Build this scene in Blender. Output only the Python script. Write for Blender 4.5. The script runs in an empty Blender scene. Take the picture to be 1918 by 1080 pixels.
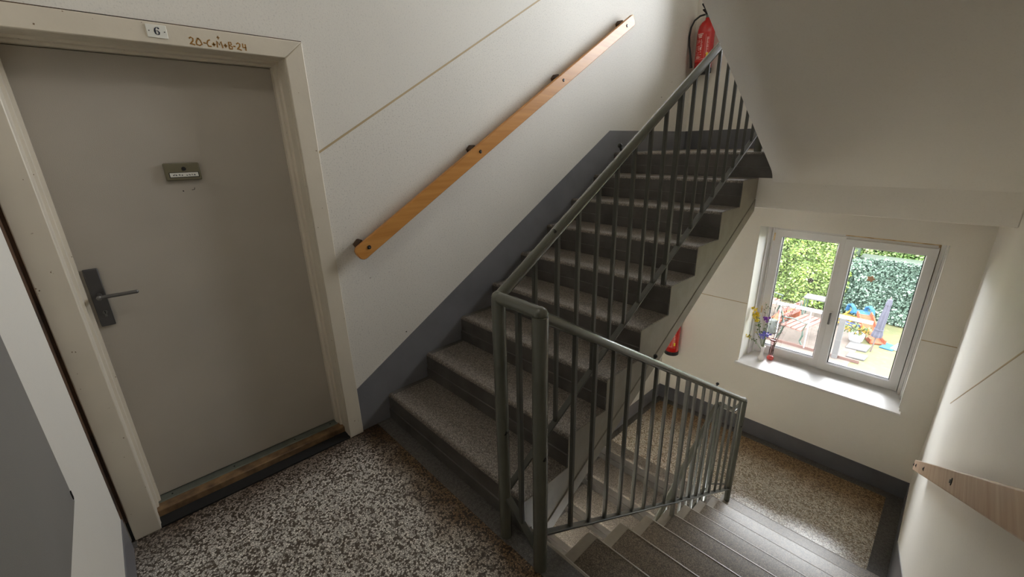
import bpy, bmesh, math, random
from mathutils import Vector, Matrix

# ------------------------------------------------------------------ camera, world, light
SC = bpy.context.scene
COL = SC.collection
H = 0.17; G = 0.292; ST = 3.06            # riser, going, storey height
S1, T0 = 1.13, 1.175                      # first nosing of the rising flight, landing edge
XA, XB, W, L = 1.186, 1.296, 2.42, 4.787  # inner edges of the flights, right wall, window wall
XS = 1.275
NY = -0.1255                              # near wall

cd = bpy.data.cameras.new('camera'); cam = bpy.data.objects.new('camera', cd); COL.objects.link(cam)
cd.sensor_width = 36.0; cd.lens = 36.0*790.8058/1918.0; cd.clip_start = 0.02; cd.clip_end = 200
_yaw, _pit, _rol = math.radians(46.8357), math.radians(-18.642), math.radians(-1.3205)
fw = Vector((-math.sin(_yaw)*math.cos(_pit), math.cos(_yaw)*math.cos(_pit), math.sin(_pit)))
r0 = Vector((math.cos(_yaw), math.sin(_yaw), 0)); u0 = r0.cross(fw)
rr = r0*math.cos(_rol)+u0*math.sin(_rol); uu = -r0*math.sin(_rol)+u0*math.cos(_rol)
cam.matrix_world = Matrix(((rr.x, uu.x, -fw.x, 2.1966), (rr.y, uu.y, -fw.y, 0.1418), (rr.z, uu.z, -fw.z, 1.6047), (0, 0, 0, 1)))
SC.camera = cam

world = bpy.data.worlds.new('sky'); SC.world = world; world.use_nodes = True
wn = world.node_tree; wn.nodes.clear()
wo = wn.nodes.new('ShaderNodeOutputWorld'); wb = wn.nodes.new('ShaderNodeBackground')
wg = wn.nodes.new('ShaderNodeTexGradient'); wm = wn.nodes.new('ShaderNodeMapping'); wc = wn.nodes.new('ShaderNodeTexCoord')
wr = wn.nodes.new('ShaderNodeValToRGB')
wm.inputs['Rotation'].default_value = (0, math.radians(90), 0)
wn.links.new(wc.outputs['Generated'], wm.inputs['Vector']); wn.links.new(wm.outputs[0], wg.inputs[0])
wn.links.new(wg.outputs['Fac'], wr.inputs[0]); wn.links.new(wr.outputs[0], wb.inputs[0]); wn.links.new(wb.outputs[0], wo.inputs[0])
wr.color_ramp.elements[0].color = (0.93, 0.965, 1.0, 1); wr.color_ramp.elements[1].color = (0.95, 0.975, 1.0, 1)
wb.inputs['Strength'].default_value = 20.0

SC.view_settings.view_transform = 'Standard'; SC.view_settings.look = 'None'
SC.view_settings.gamma = 1.0; SC.view_settings.use_curve_mapping = False
SC.view_settings.exposure = 0.3
FILL_GLOW = 7.0      # glow of the added, unseen fill lamp, built at the end
SC.cycles.max_bounces = 16; SC.cycles.diffuse_bounces = 12; SC.cycles.transmission_bounces = 8; SC.cycles.transparent_max_bounces = 12
SC.cycles.use_denoising = True
SC.cycles.sample_clamp_indirect = 20.0
SC.cycles.caustics_reflective = False; SC.cycles.caustics_refractive = False
# light portals in the two window openings: they guide the sky's own light, they add none
for zc, xc, sx_, sz_ in ((.055, 1.51, 1.26, 1.40), (3.35, 1.31, 1.72, 1.95)):
    ld = bpy.data.lights.new('window_portal', 'AREA'); ld.shape = 'RECTANGLE'; ld.size = sx_; ld.size_y = sz_
    ld.cycles.is_portal = True
    lo = bpy.data.objects.new('window_portal', ld); COL.objects.link(lo)
    lo.location = (xc, 5.24, zc); lo.rotation_euler = (math.radians(-90), 0, 0)

# ------------------------------------------------------------------ helpers
def bmn(): return bmesh.new()
def face(bm, vs):
    try: return bm.faces.new(vs)
    except ValueError: return None
def box(bm, x0, x1, y0, y1, z0, z1):
    v = [bm.verts.new((x, y, z)) for x in (x0, x1) for y in (y0, y1) for z in (z0, z1)]
    for f in ((0,1,3,2),(4,6,7,5),(0,4,5,1),(2,3,7,6),(0,2,6,4),(1,5,7,3)): face(bm, [v[i] for i in f])
    return v
def prism(bm, poly, ax, a0, a1):
    # poly of 2D points in the plane normal to axis ax (0:x -> (y,z), 1:y -> (x,z), 2:z -> (x,y))
    def mk(p, a):
        return {0: (a, p[0], p[1]), 1: (p[0], a, p[1]), 2: (p[0], p[1], a)}[ax]
    A = [bm.verts.new(mk(p, a0)) for p in poly]; B = [bm.verts.new(mk(p, a1)) for p in poly]
    face(bm, A); face(bm, B[::-1]); n = len(poly)
    for i in range(n): face(bm, [A[i], A[(i+1) % n], B[(i+1) % n], B[i]])
def tube(bm, pts, r, seg=12, caps=True):
    pts = [Vector(p) for p in pts]; n = len(pts)
    rs = r if isinstance(r, (list, tuple)) else [r]*n
    rings = []; prev = None
    for i, p in enumerate(pts):
        t = (pts[min(i+1, n-1)]-pts[max(i-1, 0)]).normalized()
        if prev is None:
            a = Vector((0, 0, 1)) if abs(t.z) < .9 else Vector((1, 0, 0))
            nx = t.cross(a).normalized()
        else:
            nx = (prev-t*prev.dot(t)).normalized()
        prev = nx; ny = t.cross(nx)
        rings.append([bm.verts.new(p+(nx*math.cos(2*math.pi*k/seg)+ny*math.sin(2*math.pi*k/seg))*rs[i]) for k in range(seg)])
    for a, b in zip(rings, rings[1:]):
        for k in range(seg): face(bm, [a[k], a[(k+1) % seg], b[(k+1) % seg], b[k]])
    if caps: face(bm, rings[0][::-1]); face(bm, rings[-1])
def lathe(bm, prof, c, seg=24, a0=0, a1=2*math.pi):
    full = abs(a1-a0-2*math.pi) < 1e-6
    n = seg if full else seg+1
    rings = []
    for r, z in prof:
        rings.append([bm.verts.new((c[0]+r*math.cos(a0+(a1-a0)*k/seg), c[1]+r*math.sin(a0+(a1-a0)*k/seg), c[2]+z)) for k in range(n)])
    for a, b in zip(rings, rings[1:]):
        for k in range(seg): face(bm, [a[k], a[(k+1) % n], b[(k+1) % n], b[k]])
    if full:
        if prof[0][0] > 1e-4: face(bm, rings[0][::-1])
        if prof[-1][0] > 1e-4: face(bm, rings[-1])
def bar(bm, p, q, wx, wz):
    # rectangular bar from p to q; wx = width across (horizontal), wz = other width
    p, q = Vector(p), Vector(q); t = (q-p).normalized()
    s = t.cross(Vector((0, 0, 1))) if abs(t.z) < .99 else Vector((1, 0, 0))
    s.normalize(); u = s.cross(t).normalized()
    A = [bm.verts.new(p+s*a*wx/2+u*b*wz/2) for a, b in ((-1,-1),(1,-1),(1,1),(-1,1))]
    B = [bm.verts.new(q+s*a*wx/2+u*b*wz/2) for a, b in ((-1,-1),(1,-1),(1,1),(-1,1))]
    face(bm, A[::-1]); face(bm, B)
    for i in range(4): face(bm, [A[i], A[(i+1) % 4], B[(i+1) % 4], B[i]])
def stroke(bm, pts, w, y0z0, plane_x, th=0.0006, normal=1):
    # flat pen stroke on a plane x = const: pts are (y,z) offsets
    y0, z0 = y0z0; n = len(pts); ws = w if isinstance(w, (list, tuple)) else [w]*n
    Lf, Rt = [], []
    for i, p in enumerate(pts):
        a = Vector(pts[max(i-1, 0)]); b = Vector(pts[min(i+1, n-1)]); t = b-a
        t = t.normalized() if t.length > 1e-9 else Vector((1, 0)); nn = Vector((-t.y, t.x))*ws[i]/2
        Lf.append((y0+p[0]+nn.x, z0+p[1]+nn.y)); Rt.append((y0+p[0]-nn.x, z0+p[1]-nn.y))
    for i in range(n-1):
        q = [Lf[i], Rt[i], Rt[i+1], Lf[i+1]]
        prism(bm, q, 0, plane_x, plane_x+th*normal)
def ball(bm, c, r, sq=(1, 1, 1), seg=10):
    bmesh.ops.create_uvsphere(bm, u_segments=seg, v_segments=max(5, seg//2+1), radius=1,
                              matrix=Matrix.Translation(c) @ Matrix.Diagonal((r*sq[0], r*sq[1], r*sq[2], 1)))

def tag(o, label=None, cat=None, group=None, kind=None):
    if label: o['label'] = label
    if cat: o['category'] = cat
    if group: o['group'] = group
    if kind: o['kind'] = kind
    return o
def wloc(o):
    v = Vector((0, 0, 0))
    while o: v += o.location; o = o.parent
    return v
def obj(name, bm, m, parent=None, smooth=False, bevel=0, seg=2, loc=None, ang=30):
    bmesh.ops.remove_doubles(bm, verts=bm.verts, dist=1e-6)
    bmesh.ops.recalc_face_normals(bm, faces=bm.faces)
    off = wloc(parent) if parent else (Vector(loc) if loc else Vector((0, 0, 0)))
    if off.length > 0: bmesh.ops.translate(bm, verts=bm.verts, vec=-off)
    me = bpy.data.meshes.new(name); bm.to_mesh(me); bm.free()
    me.materials.append(m)
    o = bpy.data.objects.new(name, me); COL.objects.link(o)
    if parent: o.parent = parent
    elif loc: o.location = loc
    if smooth:
        for p in me.polygons: p.use_smooth = True
        me.set_sharp_from_angle(angle=math.radians(ang))
    if bevel:
        b = o.modifiers.new('edge', 'BEVEL'); b.width = bevel; b.segments = seg; b.limit_method = 'ANGLE'; b.angle_limit = math.radians(35)
        for p in me.polygons: p.use_smooth = True
        me.set_sharp_from_angle(angle=math.radians(50))
    return o
def thing(name, loc, label, cat, group=None, kind=None):
    o = bpy.data.objects.new(name, None); COL.objects.link(o); o.location = loc; o.empty_display_size = .1
    return tag(o, label, cat, group, kind)
def tree(o, parent=None):
    c = o.copy(); COL.objects.link(c)
    if parent: c.parent = parent
    for ch in list(o.children): tree(ch, c)
    return c
def dup(o, dz, label):
    c = tree(o); c.location = (o.location.x, o.location.y, o.location.z+dz); c['label'] = label
    return c

# ------------------------------------------------------------------ materials
def nt(name):
    m = bpy.data.materials.new(name); m.use_nodes = True
    t = m.node_tree; b = t.nodes['Principled BSDF']; return m, t, b
def lin(c): return tuple(((v/255)/12.92 if v/255 <= .04045 else (((v/255)+.055)/1.055)**2.4) for v in c)+(1,)
def mix(t, fac, a, b):
    n = t.nodes.new('ShaderNodeMix'); n.data_type = 'RGBA'
    if hasattr(fac, 'is_output') or not isinstance(fac, (int, float)): t.links.new(fac, n.inputs[0])
    else: n.inputs[0].default_value = fac
    for s, i in ((a, 6), (b, 7)):
        if isinstance(s, tuple): n.inputs[i].default_value = s
        else: t.links.new(s, n.inputs[i])
    return n.outputs[2]
def noise(t, sc, det=3, vec=None, rough=.5):
    n = t.nodes.new('ShaderNodeTexNoise'); n.inputs['Scale'].default_value = sc; n.inputs['Detail'].default_value = det; n.inputs['Roughness'].default_value = rough
    if vec is None:
        c = t.nodes.new('ShaderNodeTexCoord'); vec = c.outputs['Object']
    t.links.new(vec, n.inputs['Vector']); return n.outputs[0]
def ramp(t, fac, a, b):
    n = t.nodes.new('ShaderNodeMapRange'); n.clamp = True
    n.inputs[1].default_value = a; n.inputs[2].default_value = b; t.links.new(fac, n.inputs[0]); return n.outputs[0]
def bump(t, b, h, strength, dist):
    n = t.nodes.new('ShaderNodeBump'); n.inputs['Strength'].default_value = strength; n.inputs['Distance'].default_value = dist
    t.links.new(h, n.inputs['Height']); t.links.new(n.outputs[0], b.inputs['Normal'])
def M(name, c, rough=.5, var=.12, vs=6, bmp=0, bs=150, metal=0, c2=None, spots=None, coat=0):
    m, t, b = nt(name); c = lin(c)
    d = lin(c2) if c2 else tuple(v*(1-var) for v in c[:3])+(1,)
    col = mix(t, ramp(t, noise(t, vs, 4), .35, .68), c, d)
    if spots:   # worn chips: (colour, noise scale, threshold)
        col = mix(t, ramp(t, noise(t, spots[1], 2), spots[2], spots[2]+.02), col, lin(spots[0]))
    t.links.new(col, b.inputs['Base Color']); b.inputs['Roughness'].default_value = rough; b.inputs['Metallic'].default_value = metal
    if coat: b.inputs['Coat Weight'].default_value = coat; b.inputs['Coat Roughness'].default_value = .15
    if bmp: bump(t, b, noise(t, bs, 2), bmp, .002)
    return m
def wall_mat(name, c, line=None, speck=.5, dots=True):
    # painted plaster; line=(a,b): rougher rolled paint where z < a + b*y
    m, t, b = nt(name); c = lin(c)
    col = mix(t, ramp(t, noise(t, 1.3, 5), .3, .75), c, tuple(v*.93 for v in c[:3])+(1,))
    fine = noise(t, 135, 3, rough=.75)
    sp = ramp(t, fine, .55, .68)
    if line:
        tc = t.nodes.new('ShaderNodeTexCoord'); s = t.nodes.new('ShaderNodeSeparateXYZ'); t.links.new(tc.outputs['Object'], s.inputs[0])
        k = t.nodes.new('ShaderNodeMath'); k.operation = 'MULTIPLY_ADD'; t.links.new(s.outputs[1], k.inputs[0]); k.inputs[1].default_value = line[1]; k.inputs[2].default_value = line[0]
        g = t.nodes.new('ShaderNodeMath'); g.operation = 'GREATER_THAN'; t.links.new(k.outputs[0], g.inputs[0]); t.links.new(s.outputs[2], g.inputs[1])
        w = t.nodes.new('ShaderNodeMath'); w.operation = 'MULTIPLY'; t.links.new(g.outputs[0], w.inputs[0]); t.links.new(sp, w.inputs[1])
        k2 = t.nodes.new('ShaderNodeMath'); k2.operation = 'MULTIPLY_ADD'; t.links.new(w.outputs[0], k2.inputs[0]); k2.inputs[1].default_value = .8; t.links.new(sp, k2.inputs[2])
        k3 = t.nodes.new('ShaderNodeMath'); k3.operation = 'MULTIPLY'; t.links.new(k2.outputs[0], k3.inputs[0]); k3.inputs[1].default_value = speck*.35
        f = k3.outputs[0]
    else:
        k3 = t.nodes.new('ShaderNodeMath'); k3.operation = 'MULTIPLY'; t.links.new(sp, k3.inputs[0]); k3.inputs[1].default_value = speck*.35; f = k3.outputs[0]
    col = mix(t, f, col, tuple(v*.55 for v in c[:3])+(1,))
    if line: col = mix(t, ramp(t, noise(t, 22, 1), .80, .82), col, lin((70, 62, 52)))
    t.links.new(col, b.inputs['Base Color']); b.inputs['Roughness'].default_value = .62
    bump(t, b, fine, .35, .0012)
    return m
def terrazzo(name, chip, matrix, scale=150, rough=.35, cover=.5, tint=None, wear=None, dust=None):
    m, t, b = nt(name)
    tc = t.nodes.new('ShaderNodeTexCoord'); v = t.nodes.new('ShaderNodeTexVoronoi'); v.inputs['Scale'].default_value = scale
    t.links.new(tc.outputs['Object'], v.inputs['Vector'])
    e = t.nodes.new('ShaderNodeTexVoronoi'); e.feature = 'DISTANCE_TO_EDGE'; e.inputs['Scale'].default_value = scale; t.links.new(tc.outputs['Object'], e.inputs['Vector'])
    s = t.nodes.new('ShaderNodeSeparateColor'); t.links.new(v.outputs['Color'], s.inputs[0])
    isch = ramp(t, s.outputs[0], 1-cover-.08, 1-cover+.08)
    inn = ramp(t, e.outputs['Distance'], .03, .12)
    k = t.nodes.new('ShaderNodeMath'); k.operation = 'MULTIPLY'; t.links.new(isch, k.inputs[0]); t.links.new(inn, k.inputs[1])
    ch = mix(t, s.outputs[1], lin(chip), tuple(x*.6 for x in lin(chip)[:3])+(1,))
    mx = mix(t, ramp(t, noise(t, 60, 2), .3, .7), lin(matrix), tuple(x*1.9 for x in lin(matrix)[:3])+(1,))
    col = mix(t, k.outputs[0], mx, ch)
    if tint:  # old brownish wax along one edge: (colour, [axis, from, to] ...)
        sx = t.nodes.new('ShaderNodeSeparateXYZ'); t.links.new(tc.outputs['Object'], sx.inputs[0])
        for cc, ax, a, bb in tint:
            mul = t.nodes.new('ShaderNodeMix'); mul.data_type = 'RGBA'; mul.blend_type = 'MULTIPLY'
            wob = t.nodes.new('ShaderNodeMath'); wob.operation = 'MULTIPLY_ADD'; t.links.new(noise(t, 6, 3), wob.inputs[0]); wob.inputs[1].default_value = .25; t.links.new(sx.outputs[ax], wob.inputs[2])
            t.links.new(ramp(t, wob.outputs[0], a+.125, bb+.125), mul.inputs[0]); t.links.new(col, mul.inputs[6]); mul.inputs[7].default_value = lin(cc)
            col = mul.outputs[2]
    if wear:
        col = mix(t, ramp(t, noise(t, 5, 4), .45, .75), col, lin(wear))
    t.links.new(col, b.inputs['Base Color']); b.inputs['Roughness'].default_value = rough
    return m
def glassy(name, c=(255, 255, 255), rough=0.0, alpha=.12):
    m, t, b = nt(name); t.nodes.remove(b); o = t.nodes['Material Output']
    g = t.nodes.new('ShaderNodeBsdfGlossy'); g.inputs['Roughness'].default_value = rough
    tr = t.nodes.new('ShaderNodeBsdfTransparent'); tr.inputs[0].default_value = lin(c)
    f = t.nodes.new('ShaderNodeFresnel'); f.inputs[0].default_value = 1.45
    x = t.nodes.new('ShaderNodeMixShader'); t.links.new(f.outputs[0], x.inputs[0]); t.links.new(tr.outputs[0], x.inputs[1]); t.links.new(g.outputs[0], x.inputs[2])
    t.links.new(x.outputs[0], o.inputs[0]); return m

m_wall = wall_mat('plaster_wall', (226, 222, 214), (1.046, .582), 1.25)
m_wall2 = wall_mat('plaster_wall_plain', (237, 233, 224), None, .35)
m_soffit = wall_mat('plaster_soffit', (236, 232, 224), None, .35)
m_line = M('beige_paint_line', (190, 168, 130), .6)
m_skirt = M('grey_oil_paint', (126, 126, 131), .38, .18, 4, .15, 90)
m_skirt_d = M('grey_oil_paint_dark', (104, 104, 108), .3, .2, 4, .15, 90)
m_riser = M('dark_stair_paint', (92, 88, 84), .42, .3, 7, .3, 60, c2=(72, 68, 64))
m_string = M('stringer_concrete', (146, 139, 125), .55, .25, 9, .5, 40, c2=(134, 127, 113))
m_floor = terrazzo('landing_terrazzo', (240, 235, 226), (70, 62, 54), 118, .36, .66, [((150, 122, 88), 1, .82, 1.0), ((120, 100, 84), 0, .30, .0)])
m_floor2 = terrazzo('half_landing_terrazzo', (246, 240, 228), (124, 112, 96), 85, .24, .70, [((186, 160, 124), 1, 4.15, 4.5)])
m_floor2.node_tree.nodes['Principled BSDF'].inputs['Coat Weight'].default_value = .7
m_floor2.node_tree.nodes['Principled BSDF'].inputs['Coat Roughness'].default_value = .28
m_band = terrazzo('painted_floor_band', (120, 116, 112), (72, 69, 66), 260, .4, .3)
m_treadA = terrazzo('tread_terrazzo', (162, 154, 144), (80, 73, 66), 230, .42, .5)
m_treadB = terrazzo('worn_tread_terrazzo', (146, 132, 114), (72, 63, 52), 260, .36, .5)
m_treadedge = M('tread_edge_paint_and_glint', (146, 138, 126), .4, .2, 12, .2, 80)
m_metal = M('olive_grey_rail_paint', (94, 95, 85), .25, .12, 10, .12, 50, spots=((30, 28, 25), 16, .735), coat=.4)
m_balu = M('olive_grey_baluster_paint', (76, 76, 69), .42, .15, 14)
m_black = M('black_rubber', (18, 17, 16), .5)
m_frame = M('door_frame_paint', (212, 203, 186), .45, .07, 5, .15, 60, spots=((120, 98, 72), 60, .74))
m_leaf = M('grey_door_paint', (180, 173, 162), .55, .08, 2.5, .25, 300)
m_leaf2 = M('grey_cabinet_paint', (138, 136, 132), .5, .1, 2.5, .2, 300)
m_brown = M('bare_brown_wood', (88, 62, 40), .7, .4, 12, .3, 60, c2=(40, 28, 20))
m_dark = M('dark_gap', (20, 18, 16), .8)
m_thr = M('worn_wood_threshold', (132, 104, 72), .6, .35, 18, .3, 80, c2=(84, 64, 46))
m_alu = M('threshold_strip_metal', (120, 124, 116), .4, .2, 20, metal=.5)
m_steel = M('brushed_steel', (120, 119, 118), .35, .1, 20, metal=.8)
m_plate = M('dark_steel_plate', (92, 90, 90), .38, .1, 20, metal=.6)
m_bell = M('olive_bell_plate', (112, 106, 84), .45)
m_white = M('white_enamel', (225, 224, 216), .3, .03)
m_ink = M('dark_ink', (22, 26, 48), .5)
m_gold = M('ochre_marker', (150, 104, 28), .6)
m_pvc = M('white_pvc', (226, 224, 222), .3, .05, 3)
m_yel = M('gap_light_and_hinge_yellow', (226, 204, 160), .6, .2, 20, c2=(190, 150, 96))
m_sill = M('white_sill', (232, 230, 228), .35, .05, 9)
m_gasket = M('rubber_gasket', (28, 28, 30), .5)
m_glass = glassy('window_glass')
m_red = M('extinguisher_red', (196, 22, 20), .25, .1, coat=.5)
m_label = M('printed_label', (240, 214, 206), .5)
m_labelr = M('label_red', (206, 40, 32), .4)
m_hose = M('black_hose', (16, 16, 16), .4)

def wood(name, a, b, ax=1, sc=3.0, rough=.38):
    m, t, bs = nt(name)
    tc = t.nodes.new('ShaderNodeTexCoord'); mp = t.nodes.new('ShaderNodeMapping'); t.links.new(tc.outputs['Object'], mp.inputs[0])
    mp.inputs['Rotation'].default_value = (math.radians(-30.4) if ax == 1 else math.radians(30.4), 0, 0)
    mp.inputs['Scale'].default_value = (20, .8, 14)
    n = t.nodes.new('ShaderNodeTexNoise'); n.inputs['Scale'].default_value = sc; n.inputs['Detail'].default_value = 6; t.links.new(mp.outputs[0], n.inputs['Vector'])
    t.links.new(mix(t, ramp(t, n.outputs[0], .3, .72), lin(a), lin(b)), bs.inputs['Base Color']); bs.inputs['Roughness'].default_value = rough
    return m
m_oak = wood('honey_wood', (208, 148, 76), (188, 126, 58))
m_plank = wood('pale_worn_wood', (206, 182, 156), (176, 136, 106), -1)

# ------------------------------------------------------------------ room shell
def nose(i): return S1+(i-1)*G, i*H            # rising flight nosings
def struct(name, bm, m, label, cat, **k): return tag(obj(name, bm, m, **k), label, cat, None, 'structure')

bm = bmn(); ZB, ZT = -3.3, 4.95
box(bm, -.45, -.22, NY-.35, L+.46, ZB, ZT)                       # solid back layer
box(bm, -.22, 0, NY-.35, -.03, ZB, ZT); box(bm, -.22, 0, .865, L+.46, ZB, ZT)
box(bm, -.22, 0, -.03, .865, ZB, 0); box(bm, -.22, 0, -.03, .865, 1.998, ZT)
wl = struct('wall_left', bm, m_wall, 'white plastered wall with door and wooden handrail', 'wall')
bm = bmn()
def far_wall(bm, y0, y1):
    x0, x1, xu = .865, 2.209, .42
    box(bm, x1, W+.35, y0, y1, ZB, ZT)
    box(bm, -.45, x0, y0, y1, ZB, 1.6); box(bm, -.45, xu, y0, y1, 1.6, ZT)
    for a, b in ((ZB, -.713), (.80, 1.6)): box(bm, x0, x1, y0, y1, a, b)
    for a, b in ((1.6, -.713+ST), (4.35, ZT)): box(bm, xu, x1, y0, y1, a, b)
far_wall(bm, L, L+.46)
wf = struct('wall_back', bm, m_wall2, 'white end wall pierced by the garden window', 'wall')
bm = bmn(); box(bm, W, W+.35, NY-.35, L, ZB, ZT)
wr_ = struct('wall_right', bm, m_wall2, 'cream wall on the right carrying the pale handrail board', 'wall')
bm = bmn(); box(bm, 0.064, W, NY-.3, NY, ZB, ZT); box(bm, 0, .064, NY-.3, NY-.012, ZB, ZT)
wn_ = struct('wall_near', bm, m_wall2, 'white wall at lower left holding the grey panel', 'wall')
bm = bmn(); box(bm, -.45, W+.35, NY-.35, L+.46, ZT-.02, ZT+.2)
struct('ceiling', bm, m_wall2, 'white stairwell ceiling high above the stairs', 'ceiling')

# painted paint lines (thin bands of paint on the plaster)
def band(bm, pts, w, x, nx):  # band on a wall x=const following (y,z)
    for (ya, za), (yb, zb) in zip(pts, pts[1:]):
        prism(bm, [(ya, za-w/2), (yb, zb-w/2), (yb, zb+w/2), (ya, za+w/2)], 0, x, x+nx*.0012)
bm = bmn(); band(bm, [(.938, 1.592), (3.45, 3.054), (L, 3.054)], .011, 0, 1)
obj('paint_line', bm, m_line, wl)
bm = bmn(); box(bm, 0, .865, L-.0012, L, -.028, -.021); box(bm, 2.209, W, L-.0012, L, -.001, .006)
obj('paint_line', bm, m_line, wf)
bm = bmn(); band(bm, [(NY, 1.61+.5), (1.1, 1.53), (3.71, .003)], .008, W, -1)
obj('paint_line', bm, m_line, wr_)

# baseboards: dark grey oil paint
def A_line(y): return (y-S1)*.5822+H
bm = bmn()
for dz in (0, -ST):
    prism(bm, [(.938 if dz == 0 else NY, 0+dz), (1.13, dz), (3.466, 1.2+dz), (L, 1.2+dz), (L, 1.71+dz), (3.381, 1.71+dz), (.938, .279+dz)] if dz == 0 else
          [(NY, dz-.0), (1.13, dz), (3.466, 1.2+dz), (L, 1.2+dz), (L, 1.71+dz), (3.381, 1.71+dz), (.938, .279+dz), (NY, .2+dz)], 0, 0, .004)
bl = struct('baseboard_left', bm, m_skirt, 'grey painted band stepping up the wall beside the stairs', 'baseboard')
bm = bmn()
for z in (H*9, -H*9): box(bm, 0, W, L-.004, L, z, z+.182)
struct('baseboard_back', bm, m_skirt_d, 'grey painted baseboard under the window wall', 'baseboard')
bm = bmn()
prism(bm, [(L, -1.53), (L, -1.348), (3.95, -1.348), (T0, .275), (NY, .275), (NY, -.02), (T0, -.02), (3.7, -1.56)], 0, W-.004, W)
prism(bm, [(L, 1.53), (L, 1.712), (3.95, 1.712), (T0, 3.335), (NY, 3.335), (NY, 3.04), (T0, 3.04), (3.7, 1.5)], 0, W-.004, W)
struct('baseboard_right', bm, m_skirt_d, 'grey painted baseboard beside the descending flight', 'baseboard')
bm = bmn(); box(bm, .064, W, NY, NY+.004, 0, .165)
struct('baseboard_near', bm, m_skirt, 'scuffed grey baseboard below the grey wall panel', 'baseboard')

# floors
def floor(z, name='floor'):
    bm = bmn(); box(bm, 0, W, NY, T0-.012, z-.2, z)
    box(bm, XB, W, T0-.012, T0, z-.2, z-.012)
    return bm
f0 = struct('floor', floor(0), m_floor, 'speckled terrazzo landing in front of door number 6', 'floor')
bm = bmn(); box(bm, 0, XA, 1.035, T0-.011, 0, .0012); box(bm, XA, W, 1.04, T0-.015, 0, .0012); obj('border', bm, m_band, f0)
bm = bmn(); box(bm, 0.02, .064, NY, -.11, 0, .0012); obj('border', bm, m_band, f0)
# nosing strip along the landing's edge
def nosing_poly(y, z, back, rad=.016, dirn=-1, depth=.05):
    # rounded front edge at (y,z); dirn=-1: front faces -y
    p = []
    for k in range(5):
        a = math.pi/2*k/4
        p.append((y+(-dirn)*(rad-rad*math.cos(a)), z-rad+rad*math.sin(a)))
    return p
bm = bmn(); pl = nosing_poly(T0, 0, 0, .012, 1); prism(bm, pl+[(T0-.012, .0018), (T0-.02, .0018), (T0-.02, -.03), (T0, -.03)], 0, XA+.001, W)
obj('nosing', bm, m_treadedge, f0)
f1 = struct('floor', floor(-ST), m_floor, 'terrazzo landing one storey below', 'floor')
f2 = struct('floor', floor(ST), m_soffit, 'landing slab one storey above', 'floor')
def half_landing(z, m, label):
    bm = bmn(); box(bm, 0, W, 3.475, L, z-.15, z)
    o = struct('floor', bm, m, label, 'floor')
    bm = bmn(); box(bm, 0, W, 3.455, 3.66, z-.376, z-.151)
    obj('edge_beam', bm, m_soffit, o, bevel=.006)
    bm = bmn(); prism(bm, nosing_poly(3.466-.006, z, 0, .016)+[(3.476, z+.0012), (3.60, z+.0012), (3.60, z-.15), (3.46, z-.15)], 0, 0, XS)
    nb = obj('nosing', bm, m_treadA, o, smooth=True)
    bm = bmn(); prism(bm, [(3.4585, z-.016), (3.464, z-.016), (3.464, z-.171), (3.4525, z-.171), (3.4525, z-.102), (3.4585, z-.099)], 0, .004, XS+.001); obj('riser', bm, m_riser, nb)
    bm = bmn(); box(bm, 0, W, L-.09, L, z, z+.0012); box(bm, 0, .07, 3.6, L-.09, z, z+.0012); box(bm, W-.12, W, 3.5, L-.09, z, z+.0012); obj('border', bm, m_band, o)
    return o
hl0 = half_landing(-9*H, m_floor2, 'glossy speckled terrazzo half landing below the window')
hl1 = half_landing(9*H, m_floor2, 'upper half landing where the rising stairs end')

# ------------------------------------------------------------------ flights of stairs
BOT, SOF = -.305, -.40
def flight_up(z0, label):
    f = thing('stair_flight', (0, S1, z0), label, 'stairs', 'stair flights')
    for i in range(1, 9):
        y, z = nose(i); z += z0; y1 = y+G
        r = .018
        lowa = max(z+BOT, z0+.0) if i == 1 else z+BOT
        pts = nosing_poly(y, z, 0, r)                               # bottom of the round to the top
        poly = pts+[(y1+.02, z)]+[(y1+.02, (z+H+BOT+.0) if i > 0 else z-.1)]
        poly += [(y, lowa)]
        if i == 1: poly = pts+[(y1+.02, z), (y1+.02, z+H+BOT+.012), (T0, z0+A_line(T0)+BOT), (T0, z0+.002), (y, z0+.002)]
        bm = bmn(); prism(bm, poly, 0, 0.004, XA)
        s = obj('step', bm, m_treadA, f, smooth=True, ang=25)
        bm = bmn()                                                  # painted riser with the joint ledge
        prism(bm, [(y-.0015, z-r), (y+.004, z-r), (y+.004, z-H), (y-.0075, z-H), (y-.0075, z-.60*H), (y-.0015, z-.585*H)], 0, .004, XA-.001)
        obj('riser', bm, m_riser, s)
        bm = bmn()                                                  # painted cheek on the open side
        ch = [(y, z-.004), (y1, z-.004), (y1, z+H+BOT+.004), (y, max(z+BOT+.004, z0+.002))]
        if i == 1: ch = [(y, z-.004), (y1, z-.004), (y1, z+H+BOT+.004), (T0, z0+A_line(T0)+BOT+.004), (T0, z0+.002), (y, z0+.002)]
        prism(bm, ch, 0, XA, XA+.002); obj('cheek', bm, m_string, s)
        bm = bmn(); box(bm, .004, .035, y+.018, y1, z, z+.0012); obj('edge_paint', bm, m_riser, s)
    ya, yb = T0, 3.46
    bm = bmn()
    def ln(y, o): return z0+A_line(y)+o
    prism(bm, [(ya, ln(ya, BOT)-.003), (yb, ln(yb, BOT)-.003), (yb, ln(yb, SOF)), (ya, ln(ya, SOF))], 0, .0, XA+.004)
    obj('string_beam', bm, m_string, f, bevel=.006)
    return f
FA = flight_up(0, 'dark worn stair flight rising beside the wooden wall handrail')
dup(FA, -ST, 'lower stair flight seen through the railing below the landing')

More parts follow.
